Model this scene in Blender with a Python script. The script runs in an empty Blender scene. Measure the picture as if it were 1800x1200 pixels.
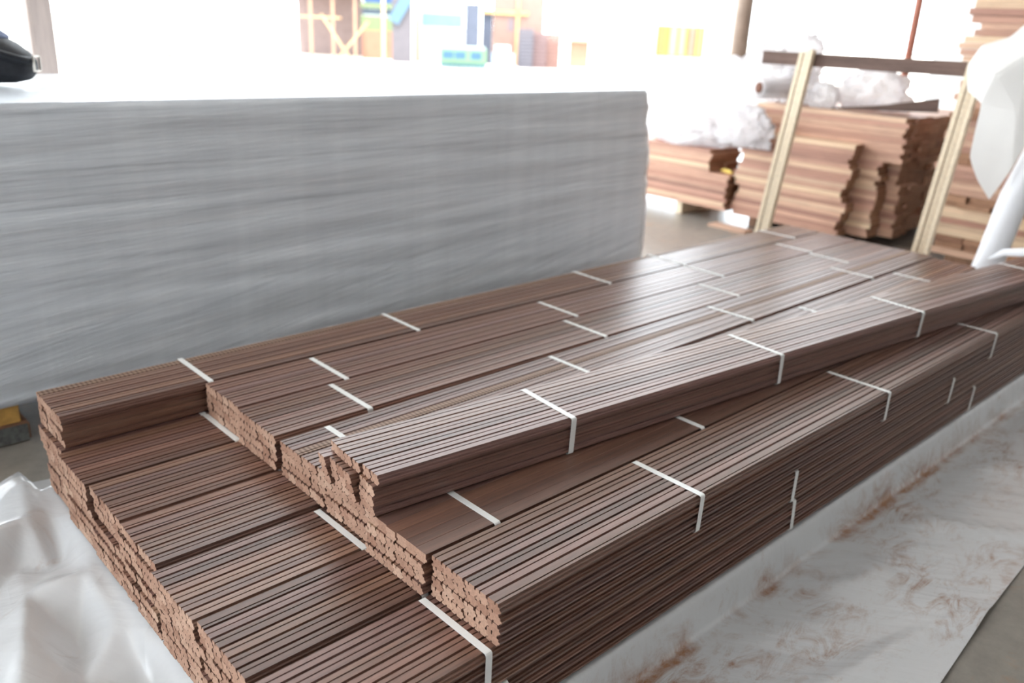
import bpy, bmesh, math, random
from mathutils import Vector, Matrix, noise
R = math.radians
random.seed(7)
S = bpy.context.scene
COL = S.collection

# ------------------------------------------------------------------ camera
cam_d = bpy.data.cameras.new('camera')
cam = bpy.data.objects.new('camera', cam_d)
COL.objects.link(cam)
S.camera = cam
cam_d.sensor_width = 36.0
cam_d.lens = 1500.87 / 1800 * 36.0
cam_d.clip_end = 400
yaw, pitch, roll = R(46.0868), R(20.3824), R(2.8737)
fwd = Vector((math.cos(yaw) * math.cos(pitch), math.sin(yaw) * math.cos(pitch), -math.sin(pitch)))
rgt = Vector((math.sin(yaw), -math.cos(yaw), 0))
up = rgt.cross(fwd)
r2 = math.cos(roll) * rgt + math.sin(roll) * up
u2 = -math.sin(roll) * rgt + math.cos(roll) * up
m = Matrix((r2, u2, -fwd)).transposed().to_4x4()
m.translation = Vector((0, 0, 1.6))
cam.matrix_world = m
cam_d.dof.use_dof = True
cam_d.dof.focus_distance = 2.0
cam_d.dof.aperture_fstop = 2.1

# ------------------------------------------------------------------ world, exposure
w = bpy.data.worlds.new('world')
S.world = w
w.use_nodes = True
bg = w.node_tree.nodes['Background']
bg.inputs['Color'].default_value = (0.87, 0.94, 1.0, 1)
bg.inputs['Strength'].default_value = 7.5
S.view_settings.view_transform = 'Standard'
S.view_settings.look = 'None'
S.view_settings.exposure = 0.14
S.view_settings.gamma = 1.0
S.view_settings.use_curve_mapping = False
sun_d = bpy.data.lights.new('sun', 'SUN')
sun = bpy.data.objects.new('sun', sun_d)
COL.objects.link(sun)
sun_d.energy = 6.0
sun_d.angle = R(2)
sun_d.color = (1.0, 0.96, 0.9)
sun.rotation_euler = Vector((-0.35, -0.25, 0.9)).to_track_quat('Z', 'Y').to_euler()

# ------------------------------------------------------------------ helpers
def link(name, me, mats=(), parent=None, loc=(0, 0, 0), rot=(0, 0, 0)):
    o = bpy.data.objects.new(name, me)
    COL.objects.link(o)
    for mm in mats:
        if me and mm.name not in [x.name for x in me.materials if x]:
            me.materials.append(mm)
    o.location = loc
    o.rotation_euler = rot
    if parent:
        o.parent = parent
    return o

def tag(o, label=None, cat=None, group=None, kind=None):
    if label: o['label'] = label
    if cat: o['category'] = cat
    if group: o['group'] = group
    if kind: o['kind'] = kind
    return o

def thing(name, label, cat, loc=(0, 0, 0), rz=0, group=None):
    return tag(link(name, None, loc=loc, rot=(0, 0, rz)), label, cat, group)

def to_mesh(bm, name='mesh', smooth=False):
    bmesh.ops.recalc_face_normals(bm, faces=bm.faces)
    me = bpy.data.meshes.new(name)
    bm.to_mesh(me)
    bm.free()
    if smooth:
        for p in me.polygons:
            p.use_smooth = True
    return me

def box_into(bm, lo, hi, bev=0.0, mi=0):
    vs = [bm.verts.new((x, y, z)) for x in (lo[0], hi[0]) for y in (lo[1], hi[1]) for z in (lo[2], hi[2])]
    fs = [(0, 1, 3, 2), (4, 6, 7, 5), (0, 4, 5, 1), (2, 3, 7, 6), (0, 2, 6, 4), (1, 5, 7, 3)]
    faces = [bm.faces.new([vs[i] for i in f]) for f in fs]
    for f in faces: f.material_index = mi
    if bev:
        es = set(e for f in faces for e in f.edges)
        bmesh.ops.bevel(bm, geom=list(es), offset=bev, segments=2, affect='EDGES', clamp_overlap=True)

def boxes(lst, bev=0.0):
    bm = bmesh.new()
    for lo, hi in lst:
        box_into(bm, lo, hi, bev)
    return to_mesh(bm, 'box')

def beam_mesh(a, b, w_, h_, bev=0.002, upv=(0, 0, 1)):
    """a squared timber from a to b; w_ across, h_ along upv"""
    a, b = Vector(a), Vector(b)
    d = (b - a).normalized()
    s = d.cross(Vector(upv)).normalized()
    u = s.cross(d).normalized()
    bm = bmesh.new()
    L = (b - a).length
    box_into(bm, (0, -w_ / 2, -h_ / 2), (L, w_ / 2, h_ / 2), bev)
    mm = Matrix((d, s, u)).transposed().to_4x4()
    mm.translation = a
    bm.transform(mm)
    return to_mesh(bm, 'beam')

def tube_mesh(pts, rad, n=16, cap=True, sx=1.0):
    bm = bmesh.new()
    rings = []
    for i, p in enumerate(pts):
        p = Vector(p)
        d = (Vector(pts[min(i + 1, len(pts) - 1)]) - Vector(pts[max(i - 1, 0)])).normalized()
        a = d.cross(Vector((0.13, 0.2, 0.97)) if abs(d.z) < .9 else Vector((1, 0, 0))).normalized()
        b = d.cross(a)
        r = rad[i] if isinstance(rad, (list, tuple)) else rad
        rings.append([bm.verts.new(p + a * r * sx * math.cos(2 * math.pi * k / n) + b * r * math.sin(2 * math.pi * k / n)) for k in range(n)])
    for r0, r1 in zip(rings, rings[1:]):
        for k in range(n):
            bm.faces.new((r0[k], r0[(k + 1) % n], r1[(k + 1) % n], r1[k]))
    if cap:
        bm.faces.new(rings[0][::-1]); bm.faces.new(rings[-1])
    return to_mesh(bm, 'tube', True)

# ------------------------------------------------------------------ materials
class NT:
    def __init__(s, name):
        s.m = bpy.data.materials.new(name)
        s.m.use_nodes = True
        s.t = s.m.node_tree
        s.b = s.t.nodes['Principled BSDF']
        s.tc = s.n('ShaderNodeTexCoord')
    def n(s, typ, **k):
        x = s.t.nodes.new(typ)
        for a, v in k.items():
            setattr(x, a, v)
        return x
    def l(s, a, b): s.t.links.new(a, b)
    def noise(s, scale=(1, 1, 1), sc=5.0, det=4.0, rough=.55, rnd=False, rot=(0, 0, 0), dist=0.0, coord='Object'):
        mp = s.n('ShaderNodeMapping')
        mp.inputs['Scale'].default_value = scale
        src = s.tc.outputs[coord]
        if any(rot):
            m0 = s.n('ShaderNodeMapping')
            m0.inputs['Rotation'].default_value = rot
            s.l(src, m0.inputs['Vector'])
            src = m0.outputs[0]
        s.l(src, mp.inputs['Vector'])
        if rnd:
            oi = s.n('ShaderNodeObjectInfo')
            mu = s.n('ShaderNodeMath', operation='MULTIPLY')
            mu.inputs[1].default_value = 37.0
            s.l(oi.outputs['Random'], mu.inputs[0])
            s.l(mu.outputs[0], mp.inputs['Location'])
        nz = s.n('ShaderNodeTexNoise')
        nz.inputs['Scale'].default_value = sc
        nz.inputs['Detail'].default_value = det
        nz.inputs['Roughness'].default_value = rough
        nz.inputs['Distortion'].default_value = dist
        s.l(mp.outputs[0], nz.inputs['Vector'])
        return nz.outputs['Fac']
    def ramp(s, fac, stops):
        r = s.n('ShaderNodeValToRGB')
        e = r.color_ramp.elements
        while len(e) < len(stops): e.new(0.5)
        for i, (p, c) in enumerate(stops):
            e[i].position = p
            e[i].color = (*c, 1) if len(c) == 3 else c
        s.l(fac, r.inputs['Fac'])
        return r.outputs['Color']
    def mix(s, fac, a, b, mode='MIX'):
        x = s.n('ShaderNodeMix', data_type='RGBA', blend_type=mode)
        for sock, v in ((x.inputs['Factor'], fac), (x.inputs['A'], a), (x.inputs['B'], b)):
            if hasattr(v, 'links'): s.l(v, sock)
            elif isinstance(v, (int, float)): sock.default_value = v
            else: sock.default_value = (*v, 1)
        return x.outputs['Result']
    def bump(s, h, strength=.3, dist=.01, prev=None):
        b = s.n('ShaderNodeBump')
        b.inputs['Strength'].default_value = strength
        b.inputs['Distance'].default_value = dist
        s.l(h, b.inputs['Height'])
        if prev: s.l(prev, b.inputs['Normal'])
        return b.outputs['Normal']
    def out(s, col=None, rough=.5, nrm=None, spec=.5, **k):
        if col is not None:
            if hasattr(col, 'links'): s.l(col, s.b.inputs['Base Color'])
            else: s.b.inputs['Base Color'].default_value = (*col, 1)
        if hasattr(rough, 'links'): s.l(rough, s.b.inputs['Roughness'])
        else: s.b.inputs['Roughness'].default_value = rough
        s.b.inputs['Specular IOR Level'].default_value = spec
        if nrm: s.l(nrm, s.b.inputs['Normal'])
        for a, v in k.items():
            s.b.inputs[a.replace('_', ' ')].default_value = v
        return s.m

def simple(name, col, rough=.6, var=.15, sc=8.0, scale=(1, 1, 1), bump=.1, rnd=False, spec=.4, **k):
    t = NT(name)
    f = t.noise(scale, sc, rnd=rnd)
    dark = tuple(c * (1 - var) for c in col)
    lite = tuple(min(1, c * (1 + var)) for c in col)
    return t.out(t.ramp(f, [(.3, dark), (.7, lite)]), rough, t.bump(f, bump, .003), spec, **k)

def board_wood(name, tones, rough=.36, grain=(1.2, 55, 55), spec=.5, low=.62, hi=1.3, coat=0.0):
    """lengthwise grain; every board takes its own tone"""
    t = NT(name)
    g = t.noise(grain, 1.0, 6, .65, rnd=True)
    g2 = t.noise((grain[0] * 14, grain[1] * 6, grain[2] * 6), 1.0, 3, .6, rnd=True)
    oi = t.n('ShaderNodeObjectInfo')
    tone = t.ramp(oi.outputs['Random'], tones)
    shade = t.ramp(g, [(.25, (low,) * 3), (.75, (hi,) * 3)])
    c = t.mix(1.0, tone, shade, 'MULTIPLY')
    pores = t.ramp(g2, [(.33, (.55, .5, .5)), (.45, (1, 1, 1))])
    c = t.mix(.6, c, pores, 'MULTIPLY')
    return t.out(c, rough, t.bump(g2, .12, .0008), spec, Coat_Weight=coat, Coat_Roughness=.3)

DARKW = board_wood('batten_wood', [(0.0, (.22, .105, .070)), (.2, (.12, .060, .043)), (.35, (.25, .125, .085)), (.5, (.235, .13, .11)), (.65, (.15, .080, .062)),
                                   (.82, (.29, .155, .10)), (.95, (.17, .09, .07)), (.975, (.26, .14, .1)), (1.0, (.50, .36, .24))], .36, spec=.7, coat=.28)
t = NT('batten_sawn_end')
oi = t.n('ShaderNodeObjectInfo')
tone = t.ramp(oi.outputs['Random'], [(0, (.42, .245, .175)), (.4, (.52, .33, .24)), (.7, (.36, .20, .14)), (1, (.58, .39, .29))])
g = t.noise((1, 1, 1), 160, 4, .7, rnd=True)
ENDW = t.out(t.mix(1, tone, t.ramp(g, [(.3, (.72,) * 3), (.7, (1.12,) * 3)]), 'MULTIPLY'), .85, t.bump(g, .4, .001), .15)
t = NT('batten_chatter_wood')
wv = t.n('ShaderNodeTexWave', wave_type='BANDS', bands_direction='X')
wv.inputs['Scale'].default_value = 22.0
wv.inputs['Distortion'].default_value = .4
t.l(t.tc.outputs['Object'], wv.inputs['Vector'])
g = t.noise((1.2, 55, 55), 1.0, 5, .6)
CHATW = t.out(t.mix(.6, t.ramp(wv.outputs['Fac'], [(.35, (.22, .13, .09)), (.6, (.60, .42, .32))]),
                    t.ramp(g, [(.3, (.12, .07, .05)), (.7, (.3, .2, .14))])), .5, t.bump(wv.outputs['Fac'], .3, .001))
STRAP = simple('white_strap', (.86, .87, .86), .45, .05, 900, bump=.15)
PALEW = board_wood('pale_softwood', [(0, (.80, .66, .47)), (.5, (.86, .72, .53)), (1, (.74, .60, .42))], .55, low=.8, hi=1.12)
REDW = board_wood('reddish_lumber', [(0, (.40, .20, .14)), (.15, (.62, .38, .26)), (.35, (.48, .25, .18)), (.5, (.70, .47, .32)), (.62, (.36, .18, .13)),
                                     (.8, (.60, .35, .24)), (.92, (.78, .58, .38)), (1, (.46, .24, .17))], .55, (30, 1.0, 30), low=.75, hi=1.2)
REDX = board_wood('reddish_lumber_ends', [(0, (.30, .15, .085)), (.5, (.40, .22, .13)), (1, (.25, .12, .07))], .8, (40, 10, 40), low=.7)
GREYW = board_wood('weathered_brown_wood', [(0, (.12, .075, .06)), (1, (.17, .11, .09))], .85, (20, 1.5, 20), low=.6)
POSTW = board_wood('post_wood', [(0, (.46, .38, .34)), (1, (.44, .36, .32))], .7, (25, 25, 1.2), low=.8, hi=1.15)
STEEL = simple('brown_painted_post', (.34, .26, .21), .4)
REDSTEEL = simple('red_primer_post', (.42, .17, .12), .5)

# concrete floor
t = NT('concrete')
a = t.noise((1, 1, 1), .9, 6, .6, coord='Object')
b = t.noise((1, 1, 1), 14, 5, .7, coord='Object')
rust = t.noise((1, 1, 1), 2.3, 6, .75, coord='Object')
c = t.mix(.5, t.ramp(a, [(.3, (.22, .20, .175)), (.7, (.33, .30, .265))]), t.ramp(b, [(.3, (.20, .18, .16)), (.7, (.31, .285, .25))]))
c = t.mix(t.ramp(rust, [(.56, (0, 0, 0)), (.75, (.7, .7, .7))]), c, (.36, .21, .12))
CONC = t.out(c, .26, t.bump(b, .15, .004), .4)
GROUND = simple('pale_yard_ground', (.62, .57, .50), .9, .12, .5)
TARPW = simple('white_wall_tarp', (.90, .89, .88), .7, .04, 1.5)
TARPW.node_tree.nodes['Principled BSDF'].inputs['Transmission Weight'].default_value = 0.0
CEIL = simple('roof_sheet', (.86, .86, .87), .6, .05, 2)
WALLM = simple('side_wall_plaster', (.52, .51, .50), .8, .08, 2)

# plastic ground sheet: milky film with rusty sawdust smears
t = NT('milky_plastic_film')
big = t.noise((1, 1, 1), 2.2, 7, .72, dist=.6)
mid = t.noise((1.0, 2.2, 1), 6.0, 8, .78, dist=1.2)
sep = t.n('ShaderNodeSeparateXYZ')
t.l(t.tc.outputs['Object'], sep.inputs[0])
# trodden strip where dust has gathered: in front of the stack and along the crease
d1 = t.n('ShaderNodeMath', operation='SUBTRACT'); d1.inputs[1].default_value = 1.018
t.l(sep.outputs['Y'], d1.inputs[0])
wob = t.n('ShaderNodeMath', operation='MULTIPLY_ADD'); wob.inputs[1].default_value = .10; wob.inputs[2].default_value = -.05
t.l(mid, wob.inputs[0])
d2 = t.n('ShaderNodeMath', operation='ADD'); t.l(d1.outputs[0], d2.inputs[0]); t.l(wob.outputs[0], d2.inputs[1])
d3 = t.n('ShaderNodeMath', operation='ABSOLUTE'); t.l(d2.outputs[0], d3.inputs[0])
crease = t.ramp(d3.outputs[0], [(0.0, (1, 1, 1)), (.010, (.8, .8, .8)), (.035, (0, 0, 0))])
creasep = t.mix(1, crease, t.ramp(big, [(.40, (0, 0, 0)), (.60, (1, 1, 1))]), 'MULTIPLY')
patch = t.mix(1, t.ramp(mid, [(.47, (0, 0, 0)), (.66, (1, 1, 1))]), t.ramp(big, [(.42, (0, 0, 0)), (.62, (1, 1, 1))]), 'MULTIPLY')
front = t.ramp(sep.outputs['Y'], [(0.0, (1, 1, 1)), (.99, (1, 1, 1)), (1.0, (0, 0, 0))])
patchf = t.mix(1, patch, t.mix(.0, front, front), 'MULTIPLY')
leftp = t.mix(1, t.ramp(t.noise((1, 1, 1), 5.0, 7, .7, dist=1.0), [(.60, (0, 0, 0)), (.78, (.8, .8, .8))]), (.8, .8, .8), 'MULTIPLY')
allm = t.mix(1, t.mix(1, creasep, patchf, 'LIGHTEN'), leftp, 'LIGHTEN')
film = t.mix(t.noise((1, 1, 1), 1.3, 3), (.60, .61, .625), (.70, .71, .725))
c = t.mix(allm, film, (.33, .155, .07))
wr = t.noise((1.0, 2.5, 1), 2.2, 3, .5, dist=.3, rot=(0, 0, R(25)))
wr2 = t.noise((9.0, 1.0, 1), 2.0, 3, .5, dist=.2, rot=(0, 0, R(-35)))
nb = t.bump(wr2, .22, .02, t.bump(wr, .3, .02))
vo = t.n('ShaderNodeTexVoronoi'); vo.inputs['Scale'].default_value = 4.0
t.l(t.tc.outputs['Object'], vo.inputs['Vector'])
leftm = t.ramp(sep.outputs['X'], [(0.0, (1, 1, 1)), (.55, (1, 1, 1)), (.75, (.25, .25, .25))])
nb = t.bump(t.mix(1, vo.outputs['Distance'], leftm, 'MULTIPLY'), .35, .05, nb)
FILM = t.out(c, .24, nb, .5, Coat_Weight=.25, Coat_Roughness=.15)

# stretch wrap on the pack
t = NT('stretch_wrap')
h1 = t.noise((.30, .30, 42), 1.0, 6, .72, rnd=False)
h2 = t.noise((.45, .45, 36), 1.0, 5, .7, rot=(0, R(11), 0))
h3 = t.noise((.6, .6, 70), 1.0, 4, .6, rot=(0, R(5), 0))
v1 = t.noise((7, 1, .35), 1.0, 3, .6)
sep = t.n('ShaderNodeSeparateXYZ'); t.l(t.tc.outputs['Object'], sep.inputs[0])
lowm = t.ramp(sep.outputs['Z'], [(.30, (1, 1, 1)), (.80, (0, 0, 0))])
band = t.mix(lowm, h1, h2)
c1 = t.ramp(band, [(.32, (.58, .62, .67)), (.44, (.82, .87, .93)), (.65, (.91, .95, 1.0))])
c2 = t.ramp(h3, [(.3, (.82, .82, .83)), (.65, (1.0, 1.0, 1.0))])
c = t.mix(.8, c1, c2, 'MULTIPLY')
c = t.mix(.35, c, t.ramp(v1, [(.35, (.80, .81, .83)), (.65, (1, 1, 1))]), 'MULTIPLY')
nb = t.bump(h3, .25, .01, t.bump(band, .35, .02, t.bump(v1, .1, .02)))
WRAP = t.out(c, .27, nb, .5, Coat_Weight=.35, Coat_Roughness=.2)
HEAP = NT('clear_film_scraps')
f = HEAP.noise((1, 1, 1), 9, 6, .7)
f2 = HEAP.noise((1, 1, 1), 28, 4, .7, dist=1.0)
HEAP.out(HEAP.ramp(f, [(.3, (.90, .87, .88)), (.7, (.97, .96, .97))]), .35, HEAP.bump(f2, .5, .02, HEAP.bump(f, .8, .05)), .5)
tr = HEAP.n('ShaderNodeBsdfTranslucent'); tr.inputs['Color'].default_value = (.97, .94, .95, 1)
tp = HEAP.n('ShaderNodeBsdfTransparent')
mx = HEAP.n('ShaderNodeMixShader'); mx.inputs[0].default_value = .45
mx2 = HEAP.n('ShaderNodeMixShader'); mx2.inputs[0].default_value = .18
HEAP.l(HEAP.b.outputs[0], mx.inputs[1]); HEAP.l(tr.outputs[0], mx.inputs[2])
HEAP.l(mx.outputs[0], mx2.inputs[1]); HEAP.l(tp.outputs[0], mx2.inputs[2])
HEAP.l(mx2.outputs[0], HEAP.t.nodes['Material Output'].inputs['Surface'])
HEAP = HEAP.m
ROLLM = simple('white_film_roll', (.86, .87, .90), .3, .05, 3, bump=.3)
FLAP = simple('shade_toned_film_flap', (.72, .70, .67), .4, .04, 3, bump=.2)  # white film darkened to beige; the flap's shading is put into its colour

# ------------------------------------------------------------------ setting
o = link('floor', boxes([((-9, -6, -.1), (14, 12, 0))]), [CONC]); tag(o, kind='structure')
o = link('ground', boxes([((-80, -80, -.2), (160, 160, -.1))]), [GROUND]); tag(o, kind='structure')
o.name = 'ground'
tag(link('ceiling', boxes([((-7, -6, 4.6), (14, 8.5, 4.7))]), [CEIL]), kind='structure')  # out-of-view roof plane, put in to block the sky from above
tag(link('wall_near', boxes([((-7, -6.1, 0), (14, -6, 4.6))]), [WALLM]), kind='structure')
tag(link('shade_wall_left', boxes([((-7.1, -6, 0), (-7, 1.2, 4.6))]), [WALLM]), kind='structure')  # unseen wall, added to narrow the left opening and shade the front
tag(link('wall_right', boxes([((13.9, -6, 0), (14, 5.6, 4.6))]), [TARPW]), kind='structure')

# ------------------------------------------------------------------ batten bundles
ROWH = .0275
PITCH = .0387
def board_profile(o=.0055, plain=False):
    # tongue on the near side, groove on the far side, a rabbet along the top and a slot in the middle
    r, l_, h = -.0191, .0191, .0273
    if plain:
        return [(r + .0034, 0), (r + .0034, .0040), (r, .0044), (r, .0075), (r - .0042, .0080), (r - .0042, .0135), (r, .0140), (r, h - .0006), (r + .0006, h),
                (l_ - .0006, h), (l_, h - .0006), (l_, .0150), (l_ - .0050, .0144), (l_ - .0050, .0072), (l_, .0066), (l_, 0)]
    return [(r + .0034, 0), (r + .0034, .0040), (r, .0044), (r, .0075), (r - .0042, .0080), (r - .0042, .0135), (r, .0140), (r, h - .0075),
            (r + .0058, h - .0070), (r + .0062, h), (o - .0018, h), (o - .0014, h - .0068), (o + .0014, h - .0068), (o + .0018, h),
            (l_ - .0006, h), (l_, h - .0006), (l_, .0150), (l_ - .0050, .0144), (l_ - .0050, .0072), (l_, .0066), (l_, 0),
            (.0060, 0), (.0056, .0042), (.0016, .0042), (.0012, 0)]
_bm_cache = {}
def board_mesh(L, mat=None, var=0):
    key = (round(L, 3), mat.name if mat else '', var)
    if key in _bm_cache: return _bm_cache[key]
    bm = bmesh.new()
    pr = board_profile((.0062, .0035, -.004, 0)[var], var == 3)
    n = len(pr)
    A = [bm.verts.new((0, y, z)) for y, z in pr]
    B = [bm.verts.new((L, y, z)) for y, z in pr]
    for i in range(n):
        bm.faces.new((A[i], A[(i + 1) % n], B[(i + 1) % n], B[i]))
    f1 = bm.faces.new(A[::-1]); f2 = bm.faces.new(B)
    f1.material_index = f2.material_index = 1
    me = to_mesh(bm, 'batten')
    me.materials.append(mat or DARKW); me.materials.append(ENDW)
    _bm_cache[key] = me
    return me

def strap_mesh(x, y0, y1, z0, z1, wd=.0185, th=.0009, slant=0.0):
    """a closed ribbon round the bundle"""
    rr = .006
    path = []
    for cx, cz, a0 in ((y1 - rr, z1 - rr, 0), (y0 + rr, z1 - rr, 90), (y0 + rr, z0 + rr, 180), (y1 - rr, z0 + rr, 270)):
        for k in range(4):
            a = R(a0 + k * 30)
            path.append((cx, cz, math.cos(a), math.sin(a)))
    bm = bmesh.new()
    loops = []
    n = len(path)
    for (cx, cz, ca, sa) in path:
        ring = []
        wob = slant * ((cz - z0) / (z1 - z0) - .5)
        for dx, dr in ((-wd / 2, 0), (wd / 2, 0), (wd / 2, th), (-wd / 2, th)):
            ring.append(bm.verts.new((x + wob + dx, cx + (rr + dr) * ca, cz + (rr + dr) * sa)))
        loops.append(ring)
    for i in range(n):
        a, b = loops[i], loops[(i + 1) % n]
        for k in range(4):
            bm.faces.new((a[k], a[(k + 1) % 4], b[(k + 1) % 4], b[k]))
    return to_mesh(bm, 'strap')

def bundle(x0, yc, z0, L, straps, label, group, cols=6, rows=4, rowh=ROWH, ang=0.0, jit=.004, rowshift=None,
           ragged=None, special=None, yshift=None, plain=False):
    rng = random.Random(int(x0 * 1000 + yc * 777 + z0 * 333))
    root = thing('batten_bundle', label, 'timber bundle', (x0, yc, z0), ang, group)
    for r in range(rows):
        sy = rowshift[r] if rowshift else rng.uniform(-.0012, .0012)
        rx = rng.uniform(-jit, jit)
        for c_ in range(cols):
            y = (c_ - (cols - 1) / 2) * PITCH
            dx = rx + rng.uniform(-.0011, .0011) + (rng.choice((-1, 1)) * jit * .6 if rng.random() < .12 else 0)
            ys_ = yshift(r, c_) if yshift else 0
            if ragged: dx += ragged(r, c_)
            mt = special.get((r, c_)) if special else None
            b_ = link('batten', board_mesh(L, mt, 3 if (plain and r == rows - 1) else rng.choice((0, 0, 0, 1, 1, 2))), parent=root, loc=(dx, y + sy + ys_ + rng.uniform(-.0002, .0002), r * rowh + .0012))
            if mt: b_['label'] = 'pale batten with saw chatter marks across it'
    hw = cols * PITCH / 2 + .0005
    lo = -hw - .0045 + (min(rowshift) if rowshift else 0)
    hi = hw + (max(rowshift) if rowshift else 0)
    for sx in straps:
        link('strap', strap_mesh(sx - x0, lo, hi, .0008, (rows - 1) * rowh + .0273 + .0018, slant=rng.uniform(-.012, .012)), [STRAP], root)
    return root

YC = [2.641, 2.401, 2.161, 1.921, 1.681, 1.433, 1.187]
colname = ['back column, beside the wrapped pack', 'second column from the back', 'third column from the back',
           'middle column', 'third column from the front', 'second column from the front', 'front column']
# lower two layers
X2 = [.605, .590, .600, .590, .580, .578, .575]
X1 = [.610, .595, .592, .586, .586, .580, .580]
st2 = {0: (1.04, 3.0), 1: (1.035, 2.3, 3.6), 2: (1.06, 2.3, 3.6), 3: (1.07, 2.4, 3.7), 4: (1.024, 2.2, 3.5), 5: (1.021, 2.3, 3.6), 6: (1.005, 2.275, 3.50)}
st1 = {0: (1.3, 3.2), 6: (1.062, 2.30, 3.785)}
lab2 = ['batten bundle one below the top of the back column, its sawn end bare',
        'batten bundle with exposed dark top in shade, one white strap showing, beside the back column',
        'low batten bundle with bare top, third column from the wrapped pack',
        'low batten bundle in the middle whose top stands a row above its front neighbour',
        'low batten bundle third from the front, strap squeezed under the stepped end above',
        'low batten bundle second from the front, pale batten along its edge',
        'low front batten bundle with a broad white strap at the bottom of the photo']
for i in range(7):
    rh = .0250 if i == 4 else ROWH
    bundle(X1[i], YC[i], .126, 4.46, st1.get(i, (1.3, 3.2)),
           'bottom-layer batten bundle lying on the plastic sheet, %s' % colname[i], 'bottom layer of batten bundles', rowh=rh, jit=.004,
           ragged=(lambda r, c_: (.006 if (r == 3) else 0)))
    z2 = .126 + .112 - (.0055 if i == 4 else 0)
    bundle(X2[i], YC[i], z2, 4.46, st2[i], lab2[i], 'second layer of batten bundles', rowh=(.0260 if i == 4 else ROWH), jit=.004,
           rowshift=(None if i != 3 else [0, .002, 0, -.002]),
           ragged=(lambda r, c_: (.010 if r == 0 else 0)))
# third layer
G3 = 'third layer of batten bundles'
bundle(.612, 2.645, .350, 4.46, (1.069, 1.918, 3.057, 3.652, 4.76), 'long batten bundle at the back next to the wrapped pack, top row overhanging its side', G3,
       rowshift=[.004, .003, .004, -.010], special={(3, 5): CHATW})
bundle(1.045, 2.391, .350, 4.02, (1.424, 2.564, 3.636, 4.523), 'top batten bundle second from the back, its end in the shade of the back one', G3)
bundle(1.035, 2.151, .350, 4.03, (1.362, 2.470, 3.410, 4.484), 'top batten bundle third from the back, purplish battens and three straps in view', G3)
bundle(1.040, 1.889, .350, 4.04, (1.194, 2.138, 3.147, 4.284), 'top batten bundle with a saw-marked pale batten, just behind the skewed one', G3, ang=R(.55),
       special={(3, 3): CHATW})
bundle(1.037, 1.652, .3425, 4.03, (1.9, 3.517, 4.510), 'batten bundle mostly covered by the skewed one on top of it', G3, ang=R(.45))
bundle(1.015, 1.422, .350, 4.05, (1.231, 2.088, 3.45), plain=True, label='dark-topped batten bundle between the skewed top one and the front one', group=G3, jit=.006)
bundle(1.030, 1.181, .350, 4.04, (1.744, 2.858, 3.880), 'glossy striped batten bundle at the front edge of the third layer', G3, jit=.003)
# the skewed one on top
rag = {0: -.002, 1: -.008, 2: -.014, 3: .006}
bundle(1.020, 1.6215, .463, 4.06, (1.651, 2.61, 3.55, 4.74), 'topmost batten bundle lying skewed over the others with a ragged near end', 'skewed batten bundle',
       ang=R(-5.65), jit=.002, rowshift=[-.004, -.004, -.004, -.005], yshift=lambda r, c_: (.004 if (r < 3 and c_ > 1) else 0),
       ragged=lambda r, c_: (rag[r] if c_ > 1 or r == 3 else .004 + .003 * c_) + (.010 if c_ < 2 and r == 3 else 0) + (-.012 if c_ == 5 and r < 3 else 0))

# ------------------------------------------------------------------ plastic sheet under the stack
def grid_mesh(xs, ys, fn, smooth=True):
    vs = [fn(x, y) for y in ys for x in xs]
    nx = len(xs)
    fs = [(j * nx + i, j * nx + i + 1, (j + 1) * nx + i + 1, (j + 1) * nx + i) for j in range(len(ys) - 1) for i in range(nx - 1)]
    me = bpy.data.meshes.new('sheet')
    me.from_pydata(vs, [], fs)
    for p in me.polygons: p.use_smooth = smooth
    return me
def ss(a, b, x):
    k = max(0, min(1, (x - a) / (b - a)))
    return k * k * (3 - 2 * k)
def ridge(x, y, s, seed):
    v = noise.noise(Vector((x * s + seed, y * s - seed, seed * .7)))
    return 1 - min(1, abs(v) * 2.6)
def facet(x, y, s, seed):
    """straight creases meeting in points, like crumpled film"""
    d, _p = noise.voronoi(Vector((x * s + seed, y * s * .8 - seed, seed * .37)))
    return d[0]
from mathutils.geometry import delaunay_2d_cdt
_r = random.Random(44)
CP = []
for i in range(-8, 8):
    for j in range(0, 20):
        CP.append((i * .17 + _r.uniform(-.075, .075) - .02, .45 + j * .17 + _r.uniform(-.075, .075), _r.choice((.0, .0, .015, .05, .085, .12))))
CP = [c for c in CP if not (.1 < c[0] and 1.7 < c[1] < 3.0)]
CP += [(.545, 2.84, .16), (.50, 2.60, .15), (.36, 2.74, .01), (.42, 2.95, .005), (.43, 2.50, .02), (.30, 2.56, .11), (.20, 2.85, .01), (.50, 2.42, .03), (.55, 2.24, .14),
       (.40, 2.26, .09), (.26, 2.32, .01), (.14, 2.45, .06), (.47, 2.08, .01), (.34, 2.06, .10), (.18, 2.12, .02), (.54, 1.98, .12), (.42, 1.88, .03), (.28, 1.86, .10),
       (.15, 1.90, .0), (.55, 1.76, .02)]
_dv, _, _df = delaunay_2d_cdt([Vector((c[0], c[1])) for c in CP], [], [], 0, 1e-5)[:3]
_z = [min(CP, key=lambda c: (c[0] - v.x) ** 2 + (c[1] - v.y) ** 2)[2] for v in _dv]
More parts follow.
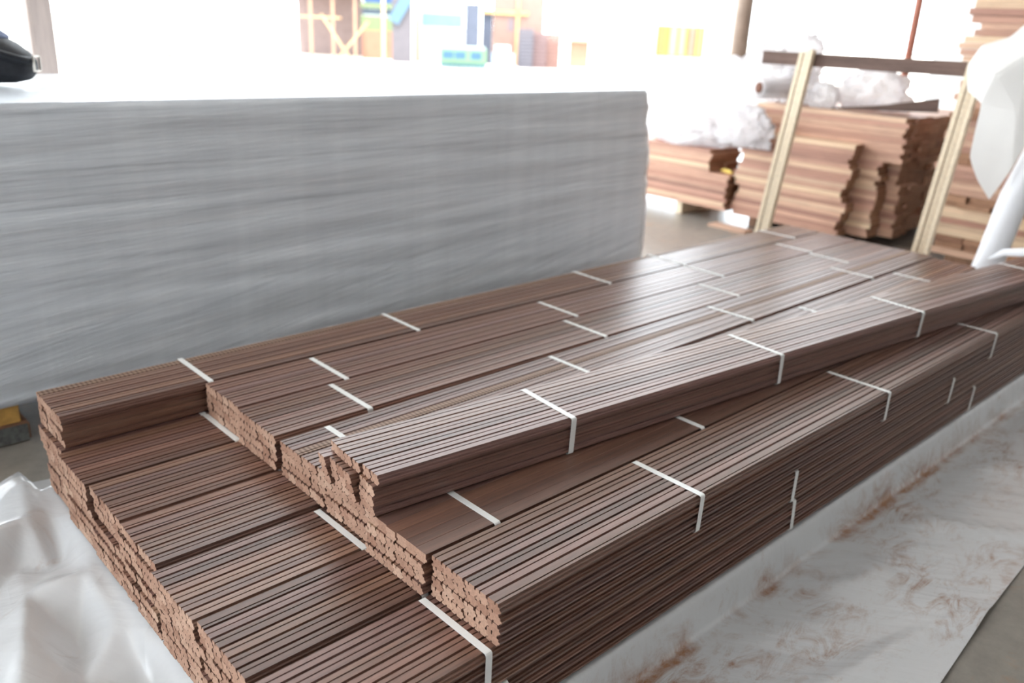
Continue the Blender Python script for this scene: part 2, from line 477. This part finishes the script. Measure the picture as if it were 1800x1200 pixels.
def planes(x, y):
    """flat facets between creases"""
    for a, b, c in _df:
        A, B, C = _dv[a], _dv[b], _dv[c]
        den = (B.y - C.y) * (A.x - C.x) + (C.x - B.x) * (A.y - C.y)
        if abs(den) < 1e-9: continue
        l1 = ((B.y - C.y) * (x - C.x) + (C.x - B.x) * (y - C.y)) / den
        l2 = ((C.y - A.y) * (x - C.x) + (A.x - C.x) * (y - C.y)) / den
        if l1 >= -1e-6 and l2 >= -1e-6 and l1 + l2 <= 1.000001:
            return l1 * _z[a] + l2 * _z[b] + (1 - l1 - l2) * _z[c]
    return 0.0
def sheet(x, y):
    base = .117
    kx = ss(.585 - .05, .60, x)
    ky = ss(1.030, 1.064, y)
    kb = 1 - ss(2.765, 2.84, y)
    k = kx * ky * kb
    z = base * k + .004
    out = 1 - k
    # crumples: strong at the left end, long faint creases in front
    wl = 1 - ss(.35, .95, x)
    wr = ss(.9, 1.4, x)
    cr = (planes(x, y) + .012 * facet(x, y, 9, 1.2) + .008 * noise.noise(Vector((x * 7, y * 3, 0))) if wl > 0 else 0)
    dist = max(0, .56 - x)
    z += out * wl * cr * (1 if x < .58 else .3)
    # a raised fold running beside the ends of the stack
    fr = 1 - ss(.85, 1.03, y)
    cr2 = .020 * ridge(x * .8 + y * .8, y * .35 - x * .2, 2.4, 5.5) ** 4 + .012 * facet(x * .8 + y, y * .6, 3.0, 2.0)
    z += out * wr * fr * cr2
    z += out * wr * (1 - fr) * .004 * ridge(x, y * .3, 8, 4)
    xx = x; yy = y
    if y < .6:  yy = y + .05 * (x - 2.14) * (1 - ss(.5, .62, y)) + .006 * math.sin(x * 3)
    if y > 2.9: yy = y + .02 * math.sin(x * 2)
    return (xx, yy, z)
xs = [-.95 + .014 * i for i in range(132)] + [.90 + .04 * i for i in range(1, 107)]
ys = [.50 + .02 * i for i in range(24)] + [.978 + .006 * i for i in range(16)] + [1.08 + .022 * i for i in range(88)]
o = link('plastic_sheet', grid_mesh(xs, ys, sheet), [FILM])
tag(o, 'milky white plastic sheet spread under the batten stack, smeared with rusty dust', 'plastic sheet')

# ------------------------------------------------------------------ wrapped pack
pk = thing('wrapped_pack', 'long grey pack wrapped in stretch film, waist high behind the battens', 'wrapped pack', (0, 3.4, 0))
def pack_mesh():
    bm = bmesh.new()
    x0, x1, y1, z0, z1 = -2.2, 4.36, 1.35, .157, 1.262
    NX, NZ = 120, 44
    def P(i, k):
        u, v = i / NX, k / NZ
        x = x0 + (x1 - x0) * u
        z = z0 + (z1 - z0) * v
        n1 = noise.noise(Vector((x * .8, 0, z * 14)))
        n2 = noise.noise(Vector((x * 1.5 + z * 2, 5, z * 22)))
        y = .010 * n1 + .006 * n2 - .012 * math.sin(math.pi * v)
        e = max(0, 1 - (x1 - x) / .05)
        y += .03 * e * e
        x += u ** 40 * (.11 * (1 - v) ** .7 + .02 * noise.noise(Vector((0, 9, z * 9))))
        tt = max(0, 1 - (z1 - z) / .02)
        y += .008 * tt
        return (x, y, z)
    V = [[bm.verts.new(P(i, k)) for k in range(NZ + 1)] for i in range(NX + 1)]
    for i in range(NX):
        for k in range(NZ):
            bm.faces.new((V[i][k], V[i + 1][k], V[i + 1][k + 1], V[i][k + 1]))
    B = [[bm.verts.new((P(i, k)[0], y1, P(i, k)[2])) for k in (0, NZ)] for i in (0, NX)]
    def strip(a, b):
        for p, q, r_, s in zip(a, a[1:], b, b[1:]):
            pass
    # top, bottom, ends, back as fans
    bm.faces.new([V[i][NZ] for i in range(NX + 1)] + [B[1][1], B[0][1]])
    bm.faces.new([V[i][0] for i in range(NX, -1, -1)] + [B[0][0], B[1][0]])
    bm.faces.new([V[NX][k] for k in range(NZ + 1)] + [B[1][1], B[1][0]])
    bm.faces.new([V[0][k] for k in range(NZ, -1, -1)] + [B[0][0], B[0][1]])
    bm.faces.new((B[0][0], B[0][1], B[1][1], B[1][0]))
    me = to_mesh(bm, 'pack')
    for p in me.polygons:
        p.use_smooth = len(p.vertices) == 4 and p.area < .05
    return me
link('film_wrapping', pack_mesh(), [WRAP], pk)
YBLK = simple('yellow_pine_block', (.62, .36, .10), .6, .2, 30)
GEND = simple('grey_weathered_end', (.13, .135, .13), .8, .35, 60)
BRN = simple('reddish_bearer', (.28, .15, .09), .7, .3, 20)
for bx in (-1.5, .59, 2.4, 4.0):
    bb = link('pallet_bearer', boxes([((bx, -.005, .001), (bx + .125, 1.3, .080))], .008), [BRN], pk)
    link('end_grain', boxes([((bx + .008, -.008, .006), (bx + .117, -.0052, .076))], .001), [GEND], bb)
    link('pallet_block', boxes([((bx - .05, .01, .0805), (bx + .10, 1.28, .156))], .003), [YBLK], pk)

# ------------------------------------------------------------------ black bag on the pack
BLK = simple('black_bag_cloth', (.012, .014, .020), .6, .3, 60, bump=.4)
BLU = simple('grey_blue_cloth', (.16, .20, .33), .7, .25, 40, scale=(1, 1, 8), bump=.5)
BUCK = simple('dull_metal_buckle', (.45, .42, .38), .35, .1, Metallic=.8)
bagax = Vector((.72, -.69, 0)).normalized()
bagn = Vector((.69, .72, 0)).normalized()
bag = thing('shoulder_bag', 'black cloth bag with buckled strap lying on the wrapped pack', 'bag', (.93, 4.19, 1.266))
def loft(sections, n=28, sup=2.6):
    bm = bmesh.new(); rings = []
    for (s, zc, hw, hh, dz) in sections:
        ring = []
        for k in range(n):
            a = 2 * math.pi * k / n
            ca, sa = math.cos(a), math.sin(a)
            ca = math.copysign(abs(ca) ** (2 / sup), ca); sa = math.copysign(abs(sa) ** (2 / sup), sa)
            p = bagax * s + bagn * (hw * ca) + Vector((0, 0, max(0.001, zc + hh * sa)))
            p += Vector((0, 0, .004 * noise.noise(p * 18)))
            p.z = max(p.z, .001)
            ring.append(bm.verts.new(p))
        rings.append(ring)
    for a, b in zip(rings, rings[1:]):
        for k in range(n):
            bm.faces.new((a[k], a[(k + 1) % n], b[(k + 1) % n], b[k]))
    bm.faces.new(rings[0][::-1]); bm.faces.new(rings[-1])
    return to_mesh(bm, 'loft', True)
link('bag_body', loft([(-.38, .08, .05, .06, 0), (-.34, .10, .10, .10, 0), (-.2, .118, .13, .118, 0), (-.05, .113, .13, .110, 0), (.05, .102, .125, .099, 0),
                       (.12, .088, .11, .082, 0), (.17, .078, .085, .060, 0), (.20, .078, .05, .035, 0)]), [BLK], bag)
link('bag_flap', loft([(-.36, .23, .06, .03, 0), (-.25, .27, .10, .055, 0), (-.12, .255, .10, .05, 0), (-.05, .232, .10, .046, 0), (.02, .208, .09, .032, 0), (.09, .186, .06, .012, 0)]), [BLU], bag)
pts = [bagax * s + bagn * y + Vector((0, 0, z)) for s, y, z in ((-.3, -.14, .15), (-.1, -.145, .17), (.04, -.14, .15), (.13, -.12, .13), (.19, -.07, .105), (.212, 0, .095))]
link('shoulder_strap', tube_mesh(pts, .016, 10), [BLK], bag)
bm = bmesh.new()
for a, b in (((0, -.02, -.032), (.008, .02, -.026)), ((0, -.02, .026), (.008, .02, .032)), ((0, -.026, -.032), (.008, -.020, .032)), ((0, .020, -.032), (.008, .026, .032))):
    box_into(bm, a, b, .0015)
bk = link('buckle', to_mesh(bm), [BUCK], bag, loc=bagax * .218 + Vector((0, 0, .088)), rot=(0, 0, math.atan2(bagax.y, bagax.x)))

# ------------------------------------------------------------------ posts
def post(name, label, x, y, wx, z1, mat, rnd=False):
    if rnd: o_ = link(name, tube_mesh([(x, y, 0), (x, y, z1)], wx / 2, 20), [mat])
    else: o_ = link(name, boxes([((x - wx / 2, y - wx / 2, 0), (x + wx / 2, y + wx / 2, z1))], .01), [mat])
    return tag(o_, label, 'post')
post('timber_post', 'pale wooden roof post with a knot behind the black bag', 1.66, 6.0, .135, 4.6, POSTW)
post('roof_post', 'round brown roof post behind the heap of plastic film', 9.35, 6.05, .205, 4.6, STEEL, True)
post('thin_post', 'thin reddish post standing behind the wooden crossbar', 8.66, 3.72, .075, 4.6, REDSTEEL, True)

# ------------------------------------------------------------------ background lumber stacks
ORD = ['lowest', 'second', 'third', 'fourth', 'fifth', 'sixth', 'seventh', 'eighth', 'ninth', 'tenth', 'eleventh', 'twelfth', 'thirteenth',
       'fourteenth', 'fifteenth', 'sixteenth', 'seventeenth', 'eighteenth', 'nineteenth', 'twentieth']
ORD += ['twenty-' + q for q in ['first'] + ORD[1:9]] + ['thirtieth'] + ['thirty-' + q for q in ['first'] + ORD[1:9]] + ['fortieth'] + ['forty-' + q for q in ['first'] + ORD[1:9]]
ROWN = {1: [''], 2: [', near row', ', far row'], 3: [', near row', ', middle row', ', far row'],
        5: [', leftmost row', ', second row', ', middle row', ', fourth row', ', rightmost row']}
def lumber(x0, x1, y0, y1, z0, nz, th, label, group, nx=1, jy=.03, jx=.01, seed=1, endj=None, cross=(), rot=0, mate=REDW):
    """loose boards laid along y; every board is its own object"""
    rng = random.Random(seed)
    cache = {}
    wdt = (x1 - x0) / nx
    for k in range(nz):
        z = z0 + k * th
        for i in range(nx):
            a = y0 + rng.uniform(-jy, jy) + (endj(k, i) if endj else 0)
            L = y1 - a
            key = round(L, 1)
            if key not in cache:
                bm = bmesh.new()
                box_into(bm, (0, 0, 0), (wdt - .004, key, th - .0015), .0)
                me = to_mesh(bm, 'plank')
                me.materials.append(REDW); me.materials.append(REDX)
                for p in me.polygons:
                    if abs(p.normal.y) > .9: p.material_index = 1
                cache[key] = me
            o_ = link('plank', cache[key], loc=(x0 + i * wdt + rng.uniform(-jx, jx), a, z))
            tag(o_, '%s plank from the bottom%s, %s' % (ORD[k], ROWN[nx][i], label), 'plank', group)

# low stack beside the wrapped pack
bear = thing('stack_bearers', 'pale block bearer under the low plank stack beside the wrapped pack', 'bearer', (0, 0, 0))
for yy in (4.72, 6.1):
    link('bearer_block', boxes([((6.63, yy - .035, .001), (7.3, yy + .035, .119))], .004), [PALEW], bear)
lumber(6.60, 7.10, 4.21, 7.0, .12, 9, .0345, 'lower tier of the low left stack', 'planks of the low stack, lower tier',
       nx=2, jy=.025, seed=3)
lumber(6.62, 7.10, 4.43, 7.0, .4308, 6, .0325, 'upper tier of the low left stack', 'planks of the low stack, upper tier', nx=2, jy=.02, seed=5)
YCL = simple('yellow_cloth', (.85, .62, .16), .7, .2, 20)
o = link('yellow_glove', tube_mesh([(6.68, 4.22, .448), (6.70, 4.27, .452), (6.71, 4.32, .455), (6.72, 4.37, .450)], [.008, .018, .018, .006], 10), [YCL])
tag(o, 'small crumpled yellow cloth lying on the low plank stack', 'cloth')

# big stack: front pile, then taller pile, then stepped ends
for lab, yy in (('dark bearer under the big plank stack, left end', 4.0), ('dark bearer under the big plank stack, right end', 3.35)):
    tag(link('stack_bearer', boxes([((6.75, yy - .04, .001), (8.9, yy + .04, .099))], .004), [BRN]), lab, 'bearer')
lumber(6.66, 6.80, 3.16, 4.17, .10, 19, .0385, 'near pile of the big stack', 'planks of the near pile in the big stack', jy=.018, jx=.008, seed=11,
       endj=lambda k, i: (.02 * math.sin(k * .9) + (.0 if k < 16 else -.03)))
lumber(6.81, 6.98, 2.98, 4.17, .10, 16, .0385, 'stepped pile of the big stack', 'planks of the stepped pile in the big stack', jy=.02, seed=12)
lumber(6.99, 7.30, 2.86, 4.20, .10, 11, .0385, 'low outer pile of the big stack', 'planks of the low outer pile in the big stack', nx=2, jy=.02, seed=13)
lumber(6.81, 7.30, 2.83, 4.15, .7165 + .0, 9, .0385, 'upper courses of the big stack', 'planks of the upper courses in the big stack', nx=3, jy=.02, jx=.006, seed=14)
lumber(6.99, 7.30, 2.90, 4.15, .5235, 5, .0385, 'filling courses of the big stack', 'planks filling the big stack', nx=2, jy=.02, seed=19)
lumber(7.32, 8.60, 2.90, 4.1, .10, 15, .063, 'shaded face of the big stack', 'planks in the shaded face of the big stack', nx=5, jy=.025, jx=.006, seed=15)

# tall stack at the right edge
tag(link('stack_bearer', boxes([((6.95, .8, .001), (7.0 + .7, 2.4, .079))], .004), [BRN]), 'dark bearer under the tall plank stack at the right edge', 'bearer')
def tallend(k, i):
    if k < 9: return .0
    return .06 * math.sin(k * .8) * .4 + (.05 if k > 9 else 0)
rng = random.Random(5)
zt = .08
k = 0
crossm = {}
while zt < 1.95:
    th = rng.choice((.042, .047, .052))
    ye = 2.56 + rng.uniform(-.035, .035) + (.03 * math.sin(k))
    if k < 3: ye = 2.50
    if k % 7 in (1, 2) and zt < 1.2:
        # a course laid crosswise: ends face the camera
        yb = ye
        n_ = 6
        wds = (ye - 1.2) / n_
        for q in range(n_):
            me = boxes([((0, 0, 0), (.62, wds - .012, th - .002))])
            me.materials.append(REDX)
            o_ = link('plank', me, [REDX], loc=(6.92 + rng.uniform(-.02, .02), 1.2 + q * wds, zt))
            tag(o_, 'short crosswise plank, tall right stack, %s course up, %s from the left' % (ORD[k].replace('lowest', 'first'), ORD[n_ - 1 - q].replace('lowest', 'first')), 'plank', 'crosswise planks of the tall stack')
    else:
        dxx = rng.uniform(-.02, .02)
        for q in range(2):
            me = boxes([((0, 0, 0), (.30, ye - 1.0, th - .002))])
            o_ = link('plank', me, [REDW], loc=(6.92 + dxx + q * .31, 1.0, zt))
            tag(o_, '%s lengthwise plank of the tall right stack, %s course from the floor' % (('near', 'far')[q], ORD[k].replace('lowest', 'first')), 'plank', 'lengthwise planks of the tall stack')
    zt += th
    k += 1
for q in range(2):
    o_ = link('plank', boxes([((0, 0, 0), (.3, 1.33, .045))]), [GREYW], loc=(6.92 + q * .31, 1.0, zt))
    tag(o_, '%s greyish plank on top of the tall stack' % ('near', 'far')[q], 'plank', 'greyish planks topping the tall stack')

# dark strips lying on the big stack
rng = random.Random(21)
for i in range(7):
    a = Vector((6.80 + .030 * i, 3.46 - .05 * i, 1.080 + .006 * i))
    b = Vector((6.90 + .036 * i, 2.66 + .015 * i, 1.130 + .013 * i))
    o = link('wood_strip', beam_mesh(a, b, .027, .014, .001), [GREYW])
    tag(o, '%s thin dark strip from the front in the sheaf on the big stack' % ORD[i].replace('lowest', 'first'), 'wood strip', 'loose dark strips on the big stack')

# board lying on the floor
tag(link('floor_board', boxes([((6.42, 3.86, .001), (6.56, 4.24, .022))], .002), [REDW]), 'reddish board lying flat on the concrete before the big stack', 'plank')

# ------------------------------------------------------------------ rack of pale battens with a dark crossbar
def rackp(y, label):
    t_ = thing('leaning_upright', label, 'upright')
    for j, (dy, dx) in enumerate(((-.034, 0), (0, .004), (.034, -.004))):
        link('strip', beam_mesh((5.40 + dx, y + dy + .02, .002), (5.40 + dx + .15 * 1.53, y + dy - .02, 1.53 - .01 * j), .030, .045, .002, (1, 0, 0)), [PALEW], t_)
    return t_
rackp(3.12, 'pale timber upright made of three strips, left one of the leaning rack')
rackp(2.02, 'pale timber upright made of three strips, right one of the leaning rack')
tag(link('crossbar', beam_mesh((5.665, 3.46, 1.462), (5.665, 1.93, 1.472), .022, .086, .002), [GREYW]), 'dark brown crossbar between the two pale leaning uprights', 'crossbar')

# ------------------------------------------------------------------ film heaps
def heap(label, blobs):
    bm = bmesh.new()
    for c_, rad, seed, amp in blobs:
        d = bmesh.ops.create_icosphere(bm, subdivisions=5, radius=1)
        for v in d['verts']:
            p = v.co.copy()
            n1 = 1 - abs(noise.noise(p * 1.6 + Vector((seed, 0, 0)))) * 2.2
            n2 = 1 - abs(noise.noise(p * 4.2 + Vector((0, seed, 0)))) * 2.2
            n3 = noise.noise(p * 9 + Vector((0, 0, seed)))
            k_ = 1 + amp * (n1 - .5) + amp * .5 * (n2 - .5) + amp * .25 * n3
            q = Vector((p.x * rad[0] * k_, p.y * rad[1] * k_, p.z * rad[2] * k_))
            q.z = max(q.z, -rad[2] * .55) + rad[2] * .56
            v.co = q + Vector(c_)
    o_ = link('film_heap', to_mesh(bm, 'heap', True), [HEAP])
    return tag(o_, label, 'plastic film')
heap('big crumpled mass of clear film bulging over the low stack',
     [((6.86, 4.82, .628), (.26, .42, .17), 1.3, .28), ((7.22, 4.44, .62), (.26, .34, .58), 4.1, .28), ((6.60, 4.10, .70), (.05, .24, .20), 6.4, .4),
      ((7.45, 4.15, 1.24), (.2, .17, .26), 9.2, .28), ((7.12, 3.98, 1.066), (.17, .18, .20), 17.2, .28)])
heap('crumpled film heap on the big stack behind the right of the crossbar',
     [((7.32, 3.36, 1.066), (.17, .30, .21), 12.7, .28), ((6.95, 3.62, 1.066), (.09, .12, .13), 15.2, .28)])
rl = thing('core_roll', 'short roll of film with open cardboard core on the big stack', 'film roll', (6.52, 3.98, 1.20))
KR = simple('brown_core_paper', (.16, .07, .045), .8)
bm = bmesh.new()
n_ = 28
ax = Vector((.95, -.30, .0)).normalized(); sd = ax.cross(Vector((0, 0, 1))).normalized()
rings = []
for s_, r_ in ((0, .046), (0, .085), (.42, .085), (.42, .046)):
    rings.append([bm.verts.new(ax * s_ + sd * r_ * math.cos(2 * math.pi * k / n_) + Vector((0, 0, r_ * math.sin(2 * math.pi * k / n_)))) for k in range(n_)])
for a, b in zip(rings, rings[1:]):
    for k in range(n_): bm.faces.new((a[k], a[(k + 1) % n_], b[(k + 1) % n_], b[k]))
link('film_winding', to_mesh(bm, 'roll', True), [HEAP], rl)
link('cardboard_core', tube_mesh([ax * -.004, ax * .41], .0455, 24), [KR], rl)

# white film roll leaning at the right edge with a loose flap
fr = thing('leaning_film_roll', 'thick white film roll leaning at the right edge, loose flap hanging from it', 'film roll')
link('roll', tube_mesh([(5.46, 1.700, .003), (5.50, 1.640, .42), (5.53, 1.600, .80), (5.56, 1.50, 1.25), (5.60, 1.38, 1.9)], [.082, .080, .080, .075, .072], 28), [ROLLM], fr)
def flapf(outline, x, name):
    """a hanging flap: faceted folds with real depth"""
    bm = bmesh.new()
    vs = [bm.verts.new((x + dx, y, z)) for (y, z, dx) in outline[0]]
    for f_ in outline[1]: bm.faces.new([vs[i] for i in f_])
    me = to_mesh(bm, name)
    return me
P_ = [(1.62, 1.88, .03), (1.80, 1.66, .0), (1.93, 1.615, -.02), (1.99, 1.50, .0), (1.97, 1.36, .02), (1.86, 1.30, -.03),
      (1.80, 1.47, -.09), (1.62, 1.62, -.06), (1.66, 1.28, -.05), (1.87, .99, .0), (1.80, .86, .01), (1.71, .76, .02), (1.62, .95, -.02), (1.50, 1.40, 0), (1.45, 1.85, .05)]
F_ = [(0, 1, 7), (1, 2, 6, 7), (2, 3, 6), (3, 4, 6), (4, 5, 6), (6, 5, 8), (6, 8, 7), (5, 9, 8), (9, 10, 8), (10, 11, 12, 8), (8, 12, 13, 7), (7, 13, 14, 0)]
me = flapf((P_, F_), 5.44, 'flap')
fo = link('loose_flap', me, [FLAP], fr)
md = fo.modifiers.new('sub', 'SUBSURF'); md.subdivision_type = 'SIMPLE'; md.levels = 3; md.render_levels = 3
md = fo.modifiers.new('smooth', 'SMOOTH'); md.factor = .5; md.iterations = 3
md = fo.modifiers.new('sol', 'SOLIDIFY'); md.thickness = .003
TW = link('trailing_tail', tube_mesh([(5.40, 1.62, .44), (5.37, 1.54, .50), (5.35, 1.42, .53), (5.35, 1.28, .55)], [.004, .020, .026, .022], 12, sx=.3), [ROLLM], fr)

# ------------------------------------------------------------------ the yard far behind (about 38 m away)
FO = Vector((23.76, 29.66, -.1)); FR_ = Vector((.780, -.625, 0)); FF = Vector((.625, .780, 0))
yawf = math.atan2(FR_.y, FR_.x)
def yard(name, label, cat, s, d=0.0, group=None):
    return thing(name, label, cat, FO + FR_ * s + FF * d, yawf, group)
def part(name, root, col, bxs, rough=.7):
    mt = simple(name + '_paint', col, rough, .08, 3)
    return link(name, boxes(bxs), [mt], root)
# shed of pale timber frame with clutter
y_ = yard('open_shed', 'pale timber open shed far across the yard, left of the white booth', 'shed', -5.2)
part('back_wall', y_, (.20, .15, .14), [((-1.3, 3, 0), (1.55, 3.1, 2.9))])
part('roof', y_, (.30, .17, .13), [((-1.4, -.2, 2.62), (1.58, 3.3, 2.72))])
for s_ in (-1.1, -.3, .6, 1.5):
    part('shed_post', y_, (.34, .20, .13), [((s_ - .05, 0, 0), (s_ + .05, .1, 2.65))])
part('shelf', y_, (.45, .28, .14), [((-1.1, -.02, 1.55), (.9, .5, 1.62))])
t_ = yard('sawhorse', 'pale crossed sawhorse in front of the timber shed', 'sawhorse', -3.9, -2)
mt = simple('sawhorse_wood', (.36, .24, .13), .7)
for a, b in (((-.9, 0, 1.7), (.25, 0, 0)), ((.9, 0, 1.5), (-.35, 0, 0))):
    link('leg', beam_mesh(a, b, .09, .09), [mt], t_)
t_ = yard('green_machine', 'green and grey machine on a brick base across the yard', 'machine', -2.95, 1)
part('brick_base', t_, (.30, .14, .09), [((-.55, 0, 0), (.75, .8, 1.15))])
part('green_body', t_, (.14, .19, .09), [((-.6, 0, 1.15), (.8, .9, 1.75)), ((-.6, 0, 2.05), (.8, .9, 2.25))])
part('grey_panel', t_, (.05, .07, .09), [((-.55, .05, 1.76), (.75, .85, 2.04))])
part('blue_cover', t_, (.03, .07, .19), [((-.5, .05, 2.26), (.75, .85, 2.8))])
t_ = yard('yard_pole', 'slim pale pole left of the white booth across the yard', 'pole', -2.33, -3)
part('pole', t_, (.60, .42, .22), [((-.05, -.05, 0), (.05, .05, 4))])
t_ = yard('blue_tarpaulin', 'dark frame with slanting blue tarpaulin across the yard', 'tarpaulin', -1.72, -1)
part('dark_frame', t_, (.10, .09, .10), [((-.40, 0, 0), (.40, .1, 3.0))])
link('tarp', beam_mesh((.35, -.1, 2.7), (-.35, -.1, 1.55), .05, .45), [simple('blue_tarp', (.07, .13, .19), .5)], t_)
t_ = yard('white_booth', 'white booth with a pale blue band far across the yard', 'booth', 0, 0)
part('walls', t_, (.30, .30, .31), [((-1.2, 0, 0), (.85, .8, 3.4))])
part('blue_band', t_, (.10, .16, .20), [((-.95, -.02, 1.45), (.72, 0, 1.95))])
part('brown_jamb', t_, (.34, .20, .14), [((-1.25, -.06, 0), (-1.05, 0, 1.7))])
part('shed_opening_shade', t_, (.07, .08, .11), [((.86, .1, 0), (1.45, .2, 2.4))])  # dark slab beside the booth; shade of an open shed painted as colour
t_ = yard('green_van', 'small green vehicle with blue windows across the yard', 'vehicle', .75, -4)
part('vehicle_body', t_, (.10, .17, .10), [((-.9, 0, .22), (.85, .9, .72))])
part('roof', t_, (.27, .33, .30), [((-.85, .05, .721), (.8, .85, .80))])
for s_ in (-.8, -.35, .25):
    part('window', t_, (.03, .08, .13), [((s_, -.01, .36), (s_ + .4, 0, .62))])
part('skirt', t_, (.04, .10, .11), [((-.9, .03, .06), (.85, .87, .219))])
t_ = yard('brick_workshop', 'pinkish brick workshop front with a pale beam across the yard', 'workshop', 3.35, 1)
part('wall', t_, (.22, .135, .11), [((-1.3, 0, 0), (.9, .2, 3.4))])
part('beam', t_, (.48, .30, .12), [((-1.8, -.1, 2.05), (.2, 0, 2.2))])
part('doorway', t_, (.07, .08, .11), [((-1.75, .05, 0), (-1.31, .1, 2.1))])  # dark panel fills the opening; its inner shade is put into the colour
part('door_post', t_, (.46, .28, .13), [((-.30, -.1, 0), (-.18, 0, 3.4))])
part('dark_corner', t_, (.15, .12, .13), [((-.65, -.02, 1.4), (-.4, 0, 1.9))])
t_ = yard('blue_white_sacks', 'pile of blue and white sacks before the brick workshop', 'sacks', 2.4, -1.5)
part('sack', t_, (.20, .28, .36), [((-.45, 0, 0), (.45, .4, .55))])
part('sack', t_, (.5, .5, .5), [((-.35, 0, .551), (.25, .4, .85))])
for i, (s_, h_, c_) in enumerate(((3.35, 1.6, (.09, .085, .10)), (3.95, 1.5, (.13, .085, .085)), (4.55, 1.45, (.19, .11, .095)))):
    t_ = yard('pallet_stack', ['grey pallet stack nearest the brick workshop', 'pinkish pallet stack between the grey and the pale one', 'pale red pallet stack, rightmost of the three'][i],
              'pallets', s_, -1 + .3 * i, 'pallet stacks across the yard')
    n_ = int(h_ / .14)
    mt = simple('pallet_slats_%d' % i, c_, .8)
    for k in range(n_):
        link('pallet', boxes([((-.29, 0, k * .14), (.29, .8, k * .14 + .125))]), [mt], t_)
t_ = yard('work_table', 'small pinkish table at the right end of the yard objects', 'table', 5.6, -1)
part('top', t_, (.40, .24, .16), [((-.75, 0, 1.15), (.75, .7, 1.22))])
part('panel', t_, (.27, .15, .10), [((-.4, .3, .1), (.4, .35, 1.14))])
for s_ in (-.68, .6):
    part('leg', t_, (.40, .24, .12), [((s_, 0, 0), (s_ + .08, .08, 1.14))])
t_ = yard('yellow_doorway', 'yellow doorway in a white building, left of the round brown post', 'building', 10.6, 2)
part('white_wall', t_, (.62, .60, .57), [((-3.4, .21, 0), (2.6, .4, 3.6))])
part('recess', t_, (.30, .17, .05), [((-1.1, .1, .65), (1.1, .2, 1.95))])
for s_, c_ in ((-1.05, (.26, .12, .04)), (-.5, (.5, .38, .14)), (-.1, (.5, .38, .12)), (.35, (.2, .11, .08)), (.7, (.36, .2, .06))):
    part('panel', t_, c_, [((s_, 0, .7), (s_ + .28, .08, 1.9))])
t_ = yard('pale_disc', 'round pale yellow disc lying out in the yard', 'disc', -9.5, -6)
bm = bmesh.new()
bmesh.ops.create_cone(bm, cap_ends=True, segments=28, radius1=.30, radius2=.30, depth=.12, matrix=Matrix.Translation((0, 0, .40)) @ Matrix.Rotation(R(80), 4, 'X'))
link('disc', to_mesh(bm), [simple('disc_wood', (.40, .29, .16), .8)], t_)
link('foot', boxes([((-.15, -.1, 0), (.15, .1, .1))]), [simple('disc_foot', (.36, .24, .10), .8)], t_)
for i, (s_, d_, z_) in enumerate(((-14.2, -12, .3), (-13.0, -11, .3), (-11.6, -10, .3))):
    o = link('yard_stick', beam_mesh(FO + FR_ * s_ + FF * d_ + Vector((0, 0, .13)), FO + FR_ * (s_ + .6) + FF * d_ + Vector((0, 0, .17)), .05, .04), [simple('stick_%d' % i, (.45, .34, .18), .8)])
    tag(o, ['leftmost pale stick lying out in the yard', 'middle pale stick lying out in the yard', 'pale stick in the yard nearest the round disc'][i], 'stick')
t_ = yard('bluish_hut', 'faint bluish hut window behind the black bag', 'hut', -19.2, 0)
part('hut_wall', t_, (.50, .48, .42), [((-.9, 0, 0), (1.0, .3, 2.3))])
part('pane', t_, (.20, .28, .30), [((-.2, -.02, .5), (.5, 0, 1.3))])
